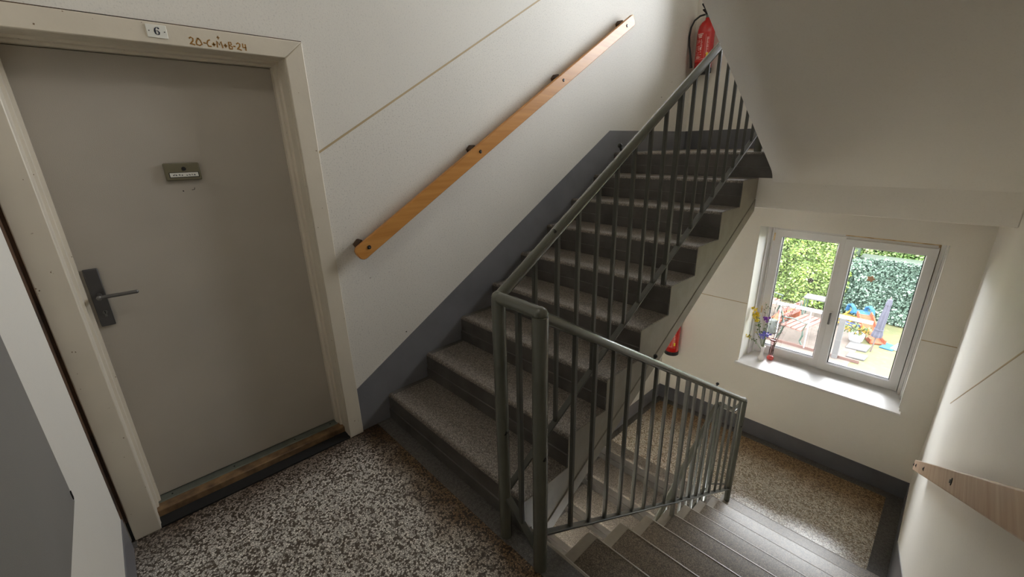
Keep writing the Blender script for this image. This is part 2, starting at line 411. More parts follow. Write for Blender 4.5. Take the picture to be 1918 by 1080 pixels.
def flight_down(z0, label, sof=-.353):
    f = thing('stair_flight', (XB, T0, z0), label, 'stairs', 'stair flights')
    for i in range(1, 9):
        y, z = T0+i*G, z0-i*H; y1 = y-G; r = .012
        pts = nosing_poly(y, z, 0, r, 1)
        bm = bmn(); prism(bm, pts+[(y1-.02, z), (y1-.02, z+H-.28), (y, z-.28)], 0, XB, W)
        s = obj('step', bm, m_treadB, f, smooth=True, ang=25)
        bm = bmn(); prism(bm, [(y+.001, z-r), (y-.004, z-r), (y-.004, z-H), (y+.007, z-H), (y+.007, z-.6*H), (y+.001, z-.58*H)], 0, XB+.001, W)
        obj('riser', bm, m_riser, s)
        bm = bmn()
        rim = nosing_poly(y+.0012, z+.0012, 0, r, 1)
        prism(bm, rim+[(y-.012, z+.0012), (y-.012, z-.003), (y-.003, z-.02), (y+.0005, z-.02)], 0, XB, W)
        obj('nosing', bm, m_treadedge, s, smooth=True)  # pale rim paints in window light caught along the nosing
        bm = bmn(); box(bm, XB-.001, XB+.05, y1, y-.012, z-.01, z+.0012); obj('edge_paint', bm, m_treadedge, s)
        bm = bmn(); box(bm, W-.05, W-.003, y1, y-.012, z, z+.0012); obj('edge_paint', bm, m_treadedge, s)
        bm = bmn(); prism(bm, [(y1, z-.005), (y, z-.005), (y, z-.28), (y1, z+H-.28)], 0, XB-.002, XB); obj('cheek', bm, m_string, s)
    def nl(y): return z0-(y-T0)*.5822
    bm = bmn(); yl = 3.457
    low = [(yl, nl(yl)-.30), (yl, nl(yl)+sof-.055), (yl-.008, nl(yl-.008)+sof-.032), (yl-.025, nl(yl-.025)+sof-.014), (yl-.05, nl(yl-.05)+sof-.003), (yl-.09, nl(yl-.09)+sof)]
    prism(bm, low+[(T0-.3, nl(T0-.3)+sof), (T0-.3, z0-.2), (T0, z0-.2), (T0, nl(T0)-.27)], 0, XS, W)
    obj('soffit', bm, m_soffit, f, smooth=True, ang=35)
    return f
FB = flight_down(0, 'brown-treaded stair flight descending to the window landing')
flight_down(ST, 'upper stair flight whose sloping white underside hangs overhead')

# ------------------------------------------------------------------ railings
RXA, RXB, PY = 1.14, 1.34, 1.065
def railA(y): return .477+.601*y
def barA(y): return -.41+.601*y
def railB(y): return 1.730-.604*y
def barB(y): return .794-.588*y
def tube_part(name, pts, r, parent, m=m_metal, seg=14, **k):
    bm = bmn(); tube(bm, pts, r, seg); return obj(name, bm, m, parent, smooth=True, ang=50, **k)
def knob(x, y, z, parent, sl):
    bm = bmn(); n = Vector((0, -sl, 1)).normalized(); c = Vector((x, y, z))+n*.022
    tube(bm, [c-n*.006, c+n*.010], .005, 8); ball(bm, c+n*.016, .0105, seg=10)
    return obj('stop_knob', bm, m_black, parent, smooth=True)
def railing_up(z0, label, short=False):
    t = thing('stair_railing', (RXA, PY, z0), label, 'railing', 'steel stair railings')
    r = .021
    zt = railA(PY)-.018
    tube_part('post', [(RXA, PY, z0), (RXA, PY, z0+zt)], .0255, t, seg=18)
    tube_part('handrail', [(RXA, PY, z0+zt), (RXA, PY+.02, z0+zt+.012), (RXA, 3.44, z0+railA(3.44)), (RXA, 3.49, z0+railA(3.46))], r, t)
    tube_part('landing_rail', [(RXA, PY, z0+zt), (RXB, PY, z0+1.094)], .0235, t)
    bm = bmn(); ball(bm, (RXA, PY, z0+zt), .0255, seg=14); obj('corner_weld', bm, m_metal, t, smooth=True)
    bm = bmn(); bar(bm, (RXA, PY+.02, z0+barA(PY+.02)), (RXA, 3.49, z0+barA(3.49)), .03, .009); obj('bottom_bar', bm, m_balu, t, bevel=.002)
    bm = bmn(); bar(bm, (RXA+.02, PY, z0+.075+.145), (RXB-.02, PY, z0+.075), .03, .009); obj('landing_bar', bm, m_balu, t, bevel=.002)
    bm = bmn(); bar(bm, (1.24, PY, z0+.15), (1.24, PY, z0+1.09), .018, .018); obj('baluster', bm, m_balu, t, bevel=.002)
    first = None; k = 0
    while True:
        y = 1.252+.1306*k
        if y > 3.40: break
        z1, z2 = barA(y), railA(y)-.01
        thick = (k == 8)
        bm = bmn()
        if thick:
            bar(bm, (RXA, y, z0+5*H), (RXA, y, z0+z2), .024, .024); obj('support_post', bm, m_balu, t, bevel=.002)
        else:
            bar(bm, (RXA, y, z0+z1), (RXA, y, z0+z2), .0165, .0165); obj('baluster', bm, m_balu, t, bevel=.002)
        k += 1
    tube_part('post', [(RXA, 3.495, z0+1.53), (RXA, 3.495, z0+railA(3.47))], .0235, t, seg=16)
    knob(RXA, 1.801, z0+1.563, t, .601)
    return t
RA = railing_up(0, 'steel railing climbing from the corner post beside the dark stairs')
dup(RA, -ST, 'lower steel railing seen slanting behind the front balusters')
def railing_down(z0, label):
    t = thing('stair_railing', (RXB, PY, z0), label, 'railing', 'steel stair railings')
    tube_part('post', [(RXB+.005, PY-.004, z0), (RXB+.003, PY-.002, z0+1.085)], .028, t, seg=18)
    tube_part('handrail', [(RXB, PY, z0+1.09), (RXB, PY+.02, z0+railB(PY+.02)), (RXB, 3.40, z0+railB(3.40)), (RXB, 3.45, z0+railB(3.435)), (RXB, 3.47, z0+railB(3.46)-.012)], .0205, t)
    bm = bmn(); ball(bm, (RXB, PY+.002, z0+1.092), .027, (1, 1, .95), seg=14); obj('corner_weld', bm, m_metal, t, smooth=True)
    tube_part('post', [(RXB, 3.455, z0-8*H), (RXB, 3.455, z0+railB(3.46))], .0235, t, seg=16)
    tube_part('landing_rail', [(RXB, 3.46, z0+railB(3.46)-.012), (1.27, 3.49, z0+railA(3.47)-ST), (1.15, 3.495, z0+railA(3.47)-ST+.002)], .019, t)
    bm = bmn(); bar(bm, (RXA+.02, 3.495, z0-1.335), (RXB-.01, 3.46, z0-1.20), .02, .008); obj('landing_bar', bm, m_balu, t)
    bm = bmn(); bar(bm, (RXB, PY+.02, z0+barB(PY+.02)), (RXB, 3.45, z0+barB(3.45)), .03, .009); obj('bottom_bar', bm, m_balu, t, bevel=.002)
    for k in range(17):
        y = 1.254+.1312*k
        bm = bmn()
        if k == 8:
            bar(bm, (RXB, y+.01, z0-4*H), (RXB, y+.01, z0+railB(y)-.01), .024, .024); obj('support_post', bm, m_balu, t, bevel=.002)
        else:
            bar(bm, (RXB, y, z0+barB(y)), (RXB, y, z0+railB(y)-.01), .0165, .0165); obj('baluster', bm, m_balu, t, bevel=.002)
    knob(RXB, 1.861, z0+.600, t, -.604); knob(RXB, 2.769, z0+.052, t, -.604)
    return t
RB = railing_down(0, 'steel railing descending in front from the thick chipped post')
dup(RB, ST, 'upper steel railing behind the overhead underside of the stairs')

# ------------------------------------------------------------------ wooden wall handrails
def plank(name, y0, z0, y1, z1, hh, x0, x1, m, label, holes, side):
    t = thing(name, (x0, y0, z0), label, 'handrail', 'wooden wall handrails')
    d = Vector((y1-y0, z1-z0)); ln_ = d.length; d.normalize(); n = Vector((-d.y, d.x))
    if n.y < 0: n = -n
    R = .03
    poly = []
    for cx_, cy_, a0 in ((ln_-R*.5, hh/2-R*.5, 0), (R, hh/2-R, 90), (R, -hh/2+R, 180), (ln_-R*.5, -hh/2+R*.5, 270)):
        rr_ = R*.5 if cx_ > ln_/2 else R
        for k in range(4):
            a = math.radians(a0+30*k); poly.append((cx_+rr_*math.cos(a), cy_+rr_*math.sin(a)))
    P = [(y0+d.x*a+n.x*b, z0+d.y*a+n.y*b) for a, b in poly]
    bm = bmn(); prism(bm, P, 0, x0, x1); obj('board', bm, m, t, bevel=.004, seg=3)
    for s in holes:
        y, z = y0+d.x*s, z0+d.y*s
        xs = x1 if side > 0 else x0
        bm = bmn(); prism(bm, [(y+.011*math.cos(k*math.pi/6), z+.011*math.sin(k*math.pi/6)) for k in range(12)], 0, xs, xs+side*.0015)
        sc = obj('screw', bm, m_dark, t)
        bm = bmn(); prism(bm, [(y+.0055*math.cos(k*math.pi/6), z+.0055*math.sin(k*math.pi/6)) for k in range(12)], 0, xs, xs+side*.005)
        obj('screw_head', bm, m_steel, sc, smooth=True)
        bm = bmn()
        wx = 0 if side > 0 else W; xb = x0 if side > 0 else x1
        yy, zz = y-d.x*.012, z-d.y*.012
        q = lambda a, b: (yy+d.x*a+n.x*b, zz+d.y*a+n.y*b)
        up = (hh/2+.006, hh/2+.010, hh/2+.001) if side > 0 else (.028, .028, .028)
        prism(bm, [q(-.03, .010), q(.012, .010), q(.012, up[0]), q(.004, up[1]), q(-.03, up[2])], 0, min(wx, xb), max(wx, xb))
        obj('bracket', bm, m_brown if side > 0 else m_dark, t)
    return t
plank('handrail', 1.035, 1.073, 3.545, 2.541, .081, .046, .072, m_oak, 'honey-coloured wooden board handrail with screws on the left wall', (.075, .995, 1.905, 2.79), 1)
plank('handrail', 3.475, -.372, -.05, 1.700, .066, W-.075, W-.05, m_plank, 'pale worn wooden board handrail on the right wall', (.05, .30, .95, 2.1, 3.2), -1)

# ------------------------------------------------------------------ apartment door
d1 = thing('door_1', (-.02, .42, 0), 'grey painted apartment door with number 6 and steel handle', 'door', None, 'structure')
CZ, CI = 2.062, 1.99
bm = bmn(); prism(bm, [(-.1135, 0), (-.022, 0), (-.022, CI), (-.1135, CZ)], 0, 0, .02); obj('casing', bm, m_frame, d1, bevel=.004)
bm = bmn(); prism(bm, [(.857, 0), (.938, 0), (.938, CZ), (.857, CI)], 0, 0, .02); obj('casing', bm, m_frame, d1, bevel=.004)
bm = bmn(); prism(bm, [(-.1135, CZ), (-.022, CI), (.857, CI), (.938, CZ)], 0, 0, .0195); ct = obj('casing', bm, m_frame, d1, bevel=.004)
bm = bmn(); box(bm, 0, .012, -.1, .938, CZ, CZ+.004); obj('gap', bm, m_brown, d1)
bm = bmn(); box(bm, 0, .010, NY+.001, -.1135, .0, CZ); box(bm, .018, .0655, NY-.008, NY+.0015, 0.12, CZ); obj('gap', bm, m_brown, d1)
bm = bmn(); box(bm, 0, .0104, NY+.001, -.1135, .0, .10); obj('gap', bm, m_dark, d1)
for ya, yb, s in ((.857, .865, -1), (-.03, -.022, 1)):
    e = ya if s < 0 else yb
    bm = bmn()
    ys = lambda d: e+s*d
    poly = [(-.20, ys(-.008)), (.001, ys(-.008)), (.001, ys(0)), (-.012, ys(.002)), (-.02, ys(.0)), (-.085, ys(0)), (-.088, ys(.009)), (-.118, ys(.010)), (-.122, ys(.020)), (-.20, ys(.020))]
    prism(bm, poly, 2, 0, 1.998); obj('jamb', bm, m_frame, d1)
bm = bmn()
prism(bm, [(-.20, 1.998), (.001, 1.998), (.001, CI), (-.02, CI-.001), (-.085, CI-.001), (-.088, CI-.010), (-.118, CI-.011), (-.122, CI-.020), (-.20, CI-.020)], 1, -.03, .865)
obj('jamb', bm, m_frame, d1)
bm = bmn(); box(bm, -.195, -.15, -.012, .838, .055, 1.968); leaf = obj('leaf', bm, m_leaf, d1, bevel=.002)
bm = bmn(); box(bm, -.15, -.1487, -.012, -.008, .055, 1.968); obj('gap', bm, m_dark, d1)
bm = bmn(); box(bm, -.20, -.055, -.03, .865, 0, .042); obj('threshold', bm, m_thr, d1, bevel=.004)
bm = bmn(); prism(bm, [(-.155, .042), (-.11, .042), (-.113, .047), (-.155, .052)], 1, -.015, .84); st = obj('threshold_strip', bm, m_alu, d1)
for y in (.04, .3, .6, .8):
    bm = bmn(); box(bm, -.134, -.128, y, y+.006, .049, .051); obj('screw', bm, m_dark, st)
bm = bmn(); box(bm, -.055, .018, -.022, .857, .0005, .009); obj('gap', bm, m_dark, d1)
# bell plate with peephole
bm = bmn(); prism(bm, [(.348, 1.495), (.474, 1.495), (.474, 1.567), (.348, 1.567)], 0, -.15, -.132); bp_ = obj('bell_plate', bm, m_bell, leaf, bevel=.005)
def leafpart(name, bm, m, **k): return obj(name, bm, m, leaf, **k)
bm = bmn(); box(bm, -.132, -.1315, .361, .466, 1.5075, 1.529); leafpart('name_slot', bm, m_dark)
bm = bmn(); box(bm, -.1315, -.1308, .364, .463, 1.510, 1.527); leafpart('name_card', bm, m_white)
bm = bmn(); random.seed(4)
x = .374
for k in range(9):
    pts = [(random.uniform(0, .007), random.uniform(0, .007)) for _ in range(4)]
    if k != 4: stroke(bm, pts, .0030, (x, 1.5145), -.1308)
    x += .009
leafpart('lettering', bm, m_ink)
bm = bmn(); prism(bm, [(.416+.008*math.cos(k*math.pi/8), 1.543+.008*math.sin(k*math.pi/8)) for k in range(16)], 0, -.133, -.130); leafpart('peephole', bm, m_dark)
# lock plate and lever
bm = bmn(); box(bm, -.15, -.138, .008, .053, .934, 1.176); lp = obj('lock_plate', bm, m_plate, leaf, bevel=.003)
bm = bmn(); tube(bm, [(-.138, .033, 1.068), (-.085, .033, 1.068)], .009, 12); ball(bm, (-.085, .033, 1.068), .0098, seg=10)
tube(bm, [(-.085, .033, 1.068), (-.085, .05, 1.0685), (-.085, .146, 1.067)], .0078, 12); ball(bm, (-.085, .146, 1.067), .008, seg=10)
leafpart('lever_handle', bm, m_steel, smooth=True)
bm = bmn(); prism(bm, [(.033+.008*math.cos(k*math.pi/8), .994+.008*math.sin(k*math.pi/8)) for k in range(16)]+[(.037, .975), (.029, .975)][0:0], 0, -.138, -.135); box(bm, -.138, -.1352, .0295, .0365, .975, .99); leafpart('keyhole', bm, m_steel, smooth=True, ang=40)
bm = bmn(); box(bm, -.135, -.1345, .0318, .0342, .988, 1.0); leafpart('key_slot', bm, m_dark)
# little scuff marks under the plate
bm = bmn(); stroke(bm, [(0, 0), (.004, -.003)], .004, (.395, 1.452), -.15); stroke(bm, [(0, 0), (.01, .002), (.012, .01)], .002, (.428, 1.452), -.15); leafpart('scuff', bm, m_dark)
# number plate
bm = bmn(); prism(bm, [(.394, 2.010), (.4545, 2.010), (.4545, 2.053), (.394, 2.053)], 0, .0195, .0225); npl = obj('number_plate', bm, m_white, d1, bevel=.0012)
bm = bmn()
P6 = [(.0068, .0105), (.004, .0125), (.000, .0125), (-.0045, .008), (-.0062, 0), (-.005, -.008), (0, -.0115), (.005, -.009), (.006, -.003), (.003, .0015), (-.001, .0018), (-.005, -.001)]
stroke(bm, P6, [.0045, .0022, .002, .0045, .0058, .0045, .0018, .004, .0048, .003, .0015, .0015], (.4245, 2.0315), .0225)
ball(bm, (.0228, .4305, 2.0415), .0028, (.2, 1, 1), 8)
obj('numeral', bm, m_ink, npl)
for y in (.4015, .447):
    bm = bmn(); prism(bm, [(y+.0018*math.cos(k*math.pi/4), 2.0315+.0018*math.sin(k*math.pi/4)) for k in range(8)], 0, .0225, .0235); obj('screw', bm, m_dark, npl)
# chalk blessing in ochre marker: 20-C+M+B-24 with a little cross over the M
bm = bmn()
Hh = .0255
glyph = {'2': [[(0, .8), (.25, 1), (.5, .85), (.45, .55), (0, .05), (.3, .1), (.62, 0)]], '0': [[(.35, 1), (.05, .45), (.05, .1), (.4, 0), (.72, .2), (.6, .7), (.35, 1)]],
         '-': [[(0, .45), (.3, .42)]], 'C': [[(.5, .95), (.2, .8), (0, .4), (.15, .05), (.55, .05)]], '+': [[(0, .38), (.46, .38)], [(.23, .66), (.23, .10)]],
         'M': [[(0, 0), (.08, .9), (.35, .4), (.62, .9), (.72, 0)]], 'B': [[(.05, 0), (.1, .95), (.4, .95), (.45, .65), (.12, .5), (.5, .35), (.45, .02), (.05, 0)]],
         '4': [[(.1, 1), (.05, .45), (.55, .45)], [(.45, .95), (.42, 0)]]}
x = .519
for ch, adv in zip('20-C+M+B-24', (.74, .88, .42, .62, .60, .86, .60, .62, .45, .76, .6)):
    for s in glyph[ch]: stroke(bm, [(a*Hh, b*Hh) for a, b in s], .0046, (x, 2.001), .0195)
    if ch == 'M':
        for s in glyph['+']: stroke(bm, [(a*Hh*.85, b*Hh*.85) for a, b in s], .003, (x+.004, 2.0285), .0195)
    x += adv*Hh*1.07
obj('lettering', bm, m_gold, ct)

# grey metal panel in the near wall
pn = thing('wall_cabinet', (1.2, NY, .7), 'grey metal cabinet front set in the near wall at lower left', 'cabinet')
bm = bmn(); box(bm, .672, 1.80, NY, NY+.004, .690, 1.95); obj('frame', bm, m_dark, pn)
bm = bmn(); box(bm, .681, 1.79, NY+.004, NY+.010, .700, 1.94); obj('door', bm, m_leaf2, pn, bevel=.002)
bm = bmn(); prism(bm, [(.684, .715), (.692, .712), (.694, .735), (.690, .74), (.688, .728), (.685, .738)], 1, NY+.010, NY+.012); obj('chipped_edge', bm, m_dark, pn)

# ------------------------------------------------------------------ windows
FY = L+.385   # inner face of the frame
def window(dz, name, label, tilt):
    w = thing(name, (1.53, L, -.69+dz), label, 'window', None, 'structure')
    x0, x1, z0, z1 = (.865, 2.209, -.69, .80) if dz == 0 else (.42, 2.209, -.69+dz, 4.35)  # unseen upper window, made larger to brighten the upper wall
    xm = (x0+x1)/2-.013
    # reveal boards (outer smooth part and stepped inner part)
    for s, xe in ((1, x0), (-1, x1)):
        bm = bmn(); a = xe; b = xe+s*.006
        prism(bm, [(a, L-.002), (b, L-.002), (b+s*.004, L+.23), (a, L+.23)], 2, z0+.03, z1); obj('reveal', bm, m_white, w)
        bm = bmn(); prism(bm, [(a, L+.23), (a+s*.022, L+.23), (a+s*.026, FY), (a, FY)], 2, z0, z1); obj('reveal', bm, m_pvc, w)
    tube_part('bead', [(x0+.032, FY-.03, z0), (x0+.030, FY-.03, z1)], .011, w, m_pvc, 10)
    bm = bmn(); box(bm, x1-.052, x1-.026, FY-.05, FY, z0, z1); obj('bead', bm, m_pvc, w)
    bm = bmn(); box(bm, x0-.02, x1+.017, L-.053, FY+.02, z0-.022, z0); sl = obj('sill', bm, m_sill, w, bevel=.004)
    # fixed frame
    fx0, fx1, fz0, fz1 = x0+.028, x1-.045, z0, z1-.07
    bm = bmn()
    fw_ = .048
    box(bm, fx0, fx0+fw_, FY, FY+.07, fz0, fz1); box(bm, fx1-fw_*.7, fx1, FY, FY+.07, fz0, fz1)
    box(bm, fx0+fw_, fx1-fw_*.7, FY, FY+.07, fz0, fz0+.03); box(bm, fx0+fw_, fx1-fw_*.7, FY, FY+.07, fz1-fw_*.6, fz1)
    box(bm, fx0, fx1, FY+.0, FY+.07, fz1, z1)
    obj('frame', bm, m_pvc, w, bevel=.003)
    bm = bmn(); box(bm, xm-.024, fx1-.01, FY-.0015, FY+.01, fz1-.005, fz1+.03); obj('gap_light', bm, m_yel, w)  # yellow strips paint in the light showing round the tilted sash
    bm = bmn(); box(bm, fx1-.024, fx1+.001, FY-.0015, FY+.01, fz1-.55, fz1); obj('gap_light', bm, m_yel, w)
    def sash(xa, xb, za, zb, yy, r, name='sash', bot=None):
        # frame with mitred look; returns pieces relative to world
        bt = bot or r
        bm = bmn(); d0, d1 = yy-.012, yy+.05
        A = [(xa, za), (xb, za), (xb, zb), (xa, zb)]; B = [(xa+r, za+bt), (xb-r, za+bt), (xb-r, zb-r), (xa+r, zb-r)]
        def V(p, y): return bm.verts.new((p[0], y, p[1]))
        Af = [V(p, d0) for p in A]; Bf = [V(p, d0) for p in B]; Ab = [V(p, d1) for p in A]; Bb = [V(p, d1) for p in B]
        Bi = [V((p[0]+(.008 if i in (0, 3) else -.008), p[1]+(.008 if i < 2 else -.008)), d0+.016) for i, p in enumerate(B)]
        Bk = [V((p[0]+(.008 if i in (0, 3) else -.008), p[1]+(.008 if i < 2 else -.008)), d1) for i, p in enumerate(B)]
        for i in range(4):
            j = (i+1) % 4
            face(bm, [Af[i], Af[j], Bf[j], Bf[i]]); face(bm, [Bf[i], Bf[j], Bi[j], Bi[i]]); face(bm, [Bi[i], Bi[j], Bk[j], Bk[i]])
            face(bm, [Ab[i], Ab[j], Bk[j], Bk[i]]); face(bm, [Af[i], Af[j], Ab[j], Ab[i]])
        bmesh.ops.delete(bm, geom=[v for v in bm.verts if not v.link_faces], context='VERTS')
        return bm, (xa+r+.006, xb-r-.006, za+bt+.006, zb-r-.006, yy+.01)
    def ring(bm, q, y, wd, d):
        a, b, c, e = q
        box(bm, a, a+wd, y, y+d, c, e); box(bm, b-wd, b, y, y+d, c, e); box(bm, a+wd, b-wd, y, y+d, c, c+wd); box(bm, a+wd, b-wd, y, y+d, e-wd, e)
    def fill(bm, q, tz=None, root=None):
        s = obj('sash', bm, m_pvc, root, bevel=.002)
        bm = bmn(); ring(bm, q[:4], q[4]-.002, .0035, .006); obj('gasket', bm, m_gasket, s)
        bm = bmn(); box(bm, q[0], q[1], q[4]+.004, q[4]+.009, q[2], q[3]); obj('pane', bm, m_glass, s)
        bm = bmn(); ring(bm, (q[0]-.001, q[1]+.001, q[2]-.001, q[3]+.001), q[4]+.013, .010, .012); obj('spacer', bm, m_gasket, s)
        return s
    b1, q1 = sash(fx0+.018, xm+.008, z0+.018, fz1-.012, FY, .066, bot=.078)
    s1 = fill(b1, q1, root=w)
    b2, q2 = sash(xm-.009, fx1-.012, z0+.012, fz1-.022, FY-.014, .064, bot=.076)
    s2 = fill(b2, q2, root=w)
    if dz == 0:
        # stickers on the panes
        bm = bmn(); c = (1.297, .232)
        prism(bm, [(c[0]+.026*math.cos(k*math.pi/8), c[1]+.026*math.sin(k*math.pi/8)) for k in range(16)], 1, FY+.0125, FY+.0135); st = obj('sticker', bm, m_white, s1)
        bm = bmn()
        for k in range(5): 
            a = k*2*math.pi/5+.3
            for rr_, sz in ((.017, .0062), ):
                cx_, cz_ = c[0]+rr_*math.cos(a), c[1]+rr_*math.sin(a)
                prism(bm, [(cx_+sz*math.cos(j*2*math.pi/5), cz_+sz*math.sin(j*2*math.pi/5)) for j in range(5)], 1, FY+.0115, FY+.0124)
        prism(bm, [(c[0]+.007*math.cos(j*2*math.pi/5), c[1]+.007*math.sin(j*2*math.pi/5)) for j in range(5)], 1, FY+.0115, FY+.0124)
        obj('sticker', bm, m_ink, s1)
        bm = bmn(); c = (1.762, .358)
        prism(bm, [(c[0]+(.027+.006*math.cos(k*math.pi/2.5*1.25))*math.cos(k*math.pi/10), c[1]+(.027+.006*math.cos(k*math.pi/2.5*1.25))*math.sin(k*math.pi/10)) for k in range(20)], 1, FY-.006, FY-.005)
        obj('sticker', bm, M('peach_sticker', (240, 190, 150), .6), s2)
    # handle, hinges
    bm = bmn(); box(bm, 1.520, 1.546, FY-.040, FY-.026, -.165+dz, -.02+dz); hd = obj('handle_plate', bm, m_pvc, s2, bevel=.004)
    bm = bmn(); tube(bm, [(1.533, FY-.038, -.045+dz), (1.533, FY-.062, -.045+dz)], .007, 8); bar(bm, (1.533, FY-.064, -.038+dz), (1.533, FY-.064, -.155+dz), .016, .011)
    obj('handle', bm, m_steel, s2, bevel=.002)
    for z in (fz1-.08, fz0+.52):
        bm = bmn(); box(bm, fx0+.012, fx0+.024, FY-.016, FY, z-.05, z+.03); obj('hinge', bm, m_yel, w)
    return w, s2
win, sash2 = window(0, 'window_1', 'white plastic double window looking onto the garden', True)
# the right sash stands tilted inwards by a few degrees about its bottom edge
def hinge(o, zb, ang):
    pv = Vector((0, FY, zb))-wloc(o.parent)
    o.matrix_local = Matrix.Translation(pv) @ Matrix.Rotation(ang, 4, 'X') @ Matrix.Translation(-pv)
hinge(sash2, -.678, math.radians(1.6))
win2, sash3 = window(ST, 'window_2', 'white window on the upper half landing hidden above the stairs', False)

# ------------------------------------------------------------------ things on the sill
def vase_lathe(name, prof, c, m, parent, seg=20):
    bm = bmn(); lathe(bm, prof, c, seg); return obj(name, bm, m, parent, smooth=True, ang=60)
m_porc = M('white_porcelain', (232, 226, 222), .25, .03)
m_stem = M('green_stems', (94, 116, 56), .6, .3, 30)
m_twig = M('brown_twigs', (104, 84, 66), .7, .3, 30)
m_yellow = M('yellow_blossom', (240, 214, 40), .6, .15, 60)
m_purple = M('purple_blossom', (128, 40, 176), .6, .2, 60)
m_blue = M('lilac_blue_blossom', (132, 128, 222), .6, .15, 60)
m_pinkb = M('pale_pink_buds', (226, 190, 190), .6, .1, 60)
random.seed(11)
def blossom(bm, c, r, n=6, petals=5):
    c = Vector(c)
    for _ in range(n):
        p = c+Vector((random.uniform(-1, 1), random.uniform(-1, 1), random.uniform(-1, 1)))*r
        nrm = Vector((random.uniform(-1, 1), random.uniform(-1.2, .2), random.uniform(-.3, 1))).normalized()
        s = nrm.orthogonal().normalized(); u = nrm.cross(s)
        for k in range(petals):
            a = 2*math.pi*k/petals; d = s*math.cos(a)+u*math.sin(a); e = nrm.cross(d)
            l = r*.62
            v = [bm.verts.new(q) for q in (p, p+d*l*.6+e*l*.35+nrm*l*.2, p+d*l+nrm*l*.05, p+d*l*.6-e*l*.35+nrm*l*.2)]
            face(bm, v)
def leaflets(bm, pts, n, l):
    for _ in range(n):
        a = random.choice(pts); p = Vector(a)+Vector([random.uniform(-.5, .5)*l for _ in range(3)])
        d = Vector([random.uniform(-1, 1) for _ in range(3)]).normalized(); e = d.orthogonal().normalized()
        face(bm, [bm.verts.new(q) for q in (p, p+d*l*.5+e*l*.2, p+d*l, p+d*l*.5-e*l*.2)])
def curve_to(a, b, bend, n=6):
    a, b = Vector(a), Vector(b)
    return [a.lerp(b, i/n)+Vector(bend)*math.sin(math.pi*i/n) for i in range(n+1)]
# white vase
vx, vy = 1.035, 4.975; VZ = -.69
v1 = thing('flower_vase', (vx, vy, VZ), 'small white porcelain vase holding yellow, purple and blue flowers', 'vase')
vase_lathe('vase_body', [(.026, 0), (.032, .006), (.034, .02), (.028, .04), (.017, .06), (.014, .09), (.016, .12), (.022, .15), (.026, .162), (.022, .162), (.012, .12), (.011, .07)], (vx, vy, VZ), m_porc, v1)
ends = {'y': [(.905, 4.93, -.125), (.925, 4.93, -.16), (.935, 4.94, -.2), (.95, 4.94, -.24), (.92, 4.94, -.18)], 'y2': [(.865, 4.90, -.43), (.90, 4.91, -.44), (.955, 4.93, -.37)],
        'p': [(1.03, 4.94, -.20)], 'b': [(1.05, 4.93, -.37), (1.02, 4.92, -.39)], 'w': [(.985, 4.97, -.03), (1.02, 5.0, -.08), (.97, 4.97, -.10), (1.08, 5.02, -.02), (1.0, 4.95, -.14)]}
allst = []
bm = bmn()
for k, es in ends.items():
    for e in es:
        p = curve_to((vx, vy, VZ+.1), e, (.0, 0, .03)); allst.append(p); tube(bm, p, .0016, 5)
obj('stem', bm, m_stem, v1)
bm = bmn(); leaflets(bm, [q for p in allst for q in p[3:]], 90, .028); tag(obj('leaves', bm, m_stem, v1), kind='stuff')
bm = bmn()
for e in ends['y']: blossom(bm, e, .024, 9)
for e in ends['y2'][:2]: blossom(bm, e, .018, 7)
blossom(bm, ends['y2'][2], .012, 4)
obj('yellow_blossoms', bm, m_yellow, v1)
bm = bmn(); blossom(bm, ends['p'][0], .026, 16); obj('purple_blossom', bm, m_purple, v1)
bm = bmn()
for e in ends['b']: blossom(bm, e, .026, 14)
blossom(bm, (1.08, 4.93, -.36), .02, 8); obj('blue_blossoms', bm, m_blue, v1)
bm = bmn()
for e in ends['w']:
    for t_ in range(10):
        a = Vector(e); b = Vector((vx, vy, VZ+.12)); p = a.lerp(b, t_*.035)
        ball(bm, p+Vector((random.uniform(-.008, .008), 0, random.uniform(-.005, .005))), .0045, seg=6)
obj('bud_sprays', bm, m_pinkb, v1)
# glass vase with a pink base and twigs
gx, gy = 1.105, 5.045
v2 = thing('bud_vase', (gx, gy, VZ), 'slim clear glass vase with coral base holding budding twigs', 'vase')
m_coral = M('coral_glass', (232, 92, 84), .15, .1, coat=.6)
m_cg = glassy('clear_vase_glass', (250, 232, 232), .02)
vase_lathe('vase_base', [(.022, 0), (.031, .006), (.034, .022), (.030, .04), (.016, .048)], (gx, gy, VZ), m_coral, v2)
vase_lathe('vase_body', [(.018, .044), (.021, .08), (.022, .12), (.018, .17), (.021, .22), (.032, .235)], (gx, gy, VZ), m_cg, v2)
bm = bmn(); lathe(bm, [(.020, .222), (.033, .230), (.036, .236), (.031, .242), (.020, .232)], (gx, gy, VZ), 16); obj('vase_rim', bm, M('red_brown_rim', (150, 70, 56), .3), v2, smooth=True)
bm = bmn(); bm2 = bmn()
for e in ((1.14, 5.02, -.0), (1.20, 5.0, .03), (1.285, 5.0, .085), (1.17, 5.06, -.05), (1.24, 5.02, -.03)):
    p = curve_to((gx, gy, VZ+.05), e, (-.012, 0, .01), 10); tube(bm, p, [.0026-.00017*i for i in range(11)], 5)
    for q in p[4:]:
        for s in (-1, 1):
            c = q+Vector((s*.009, random.uniform(-.006, .006), random.uniform(-.006, .01))); tube(bm, [q, c], .0009, 4)
            ball(bm2, c, .0042, (1, 1, 1.5), 6)
obj('twig', bm, m_twig, v2); obj('buds', bm2, M('twig_buds', (150, 130, 112), .6, .3, 40), v2)

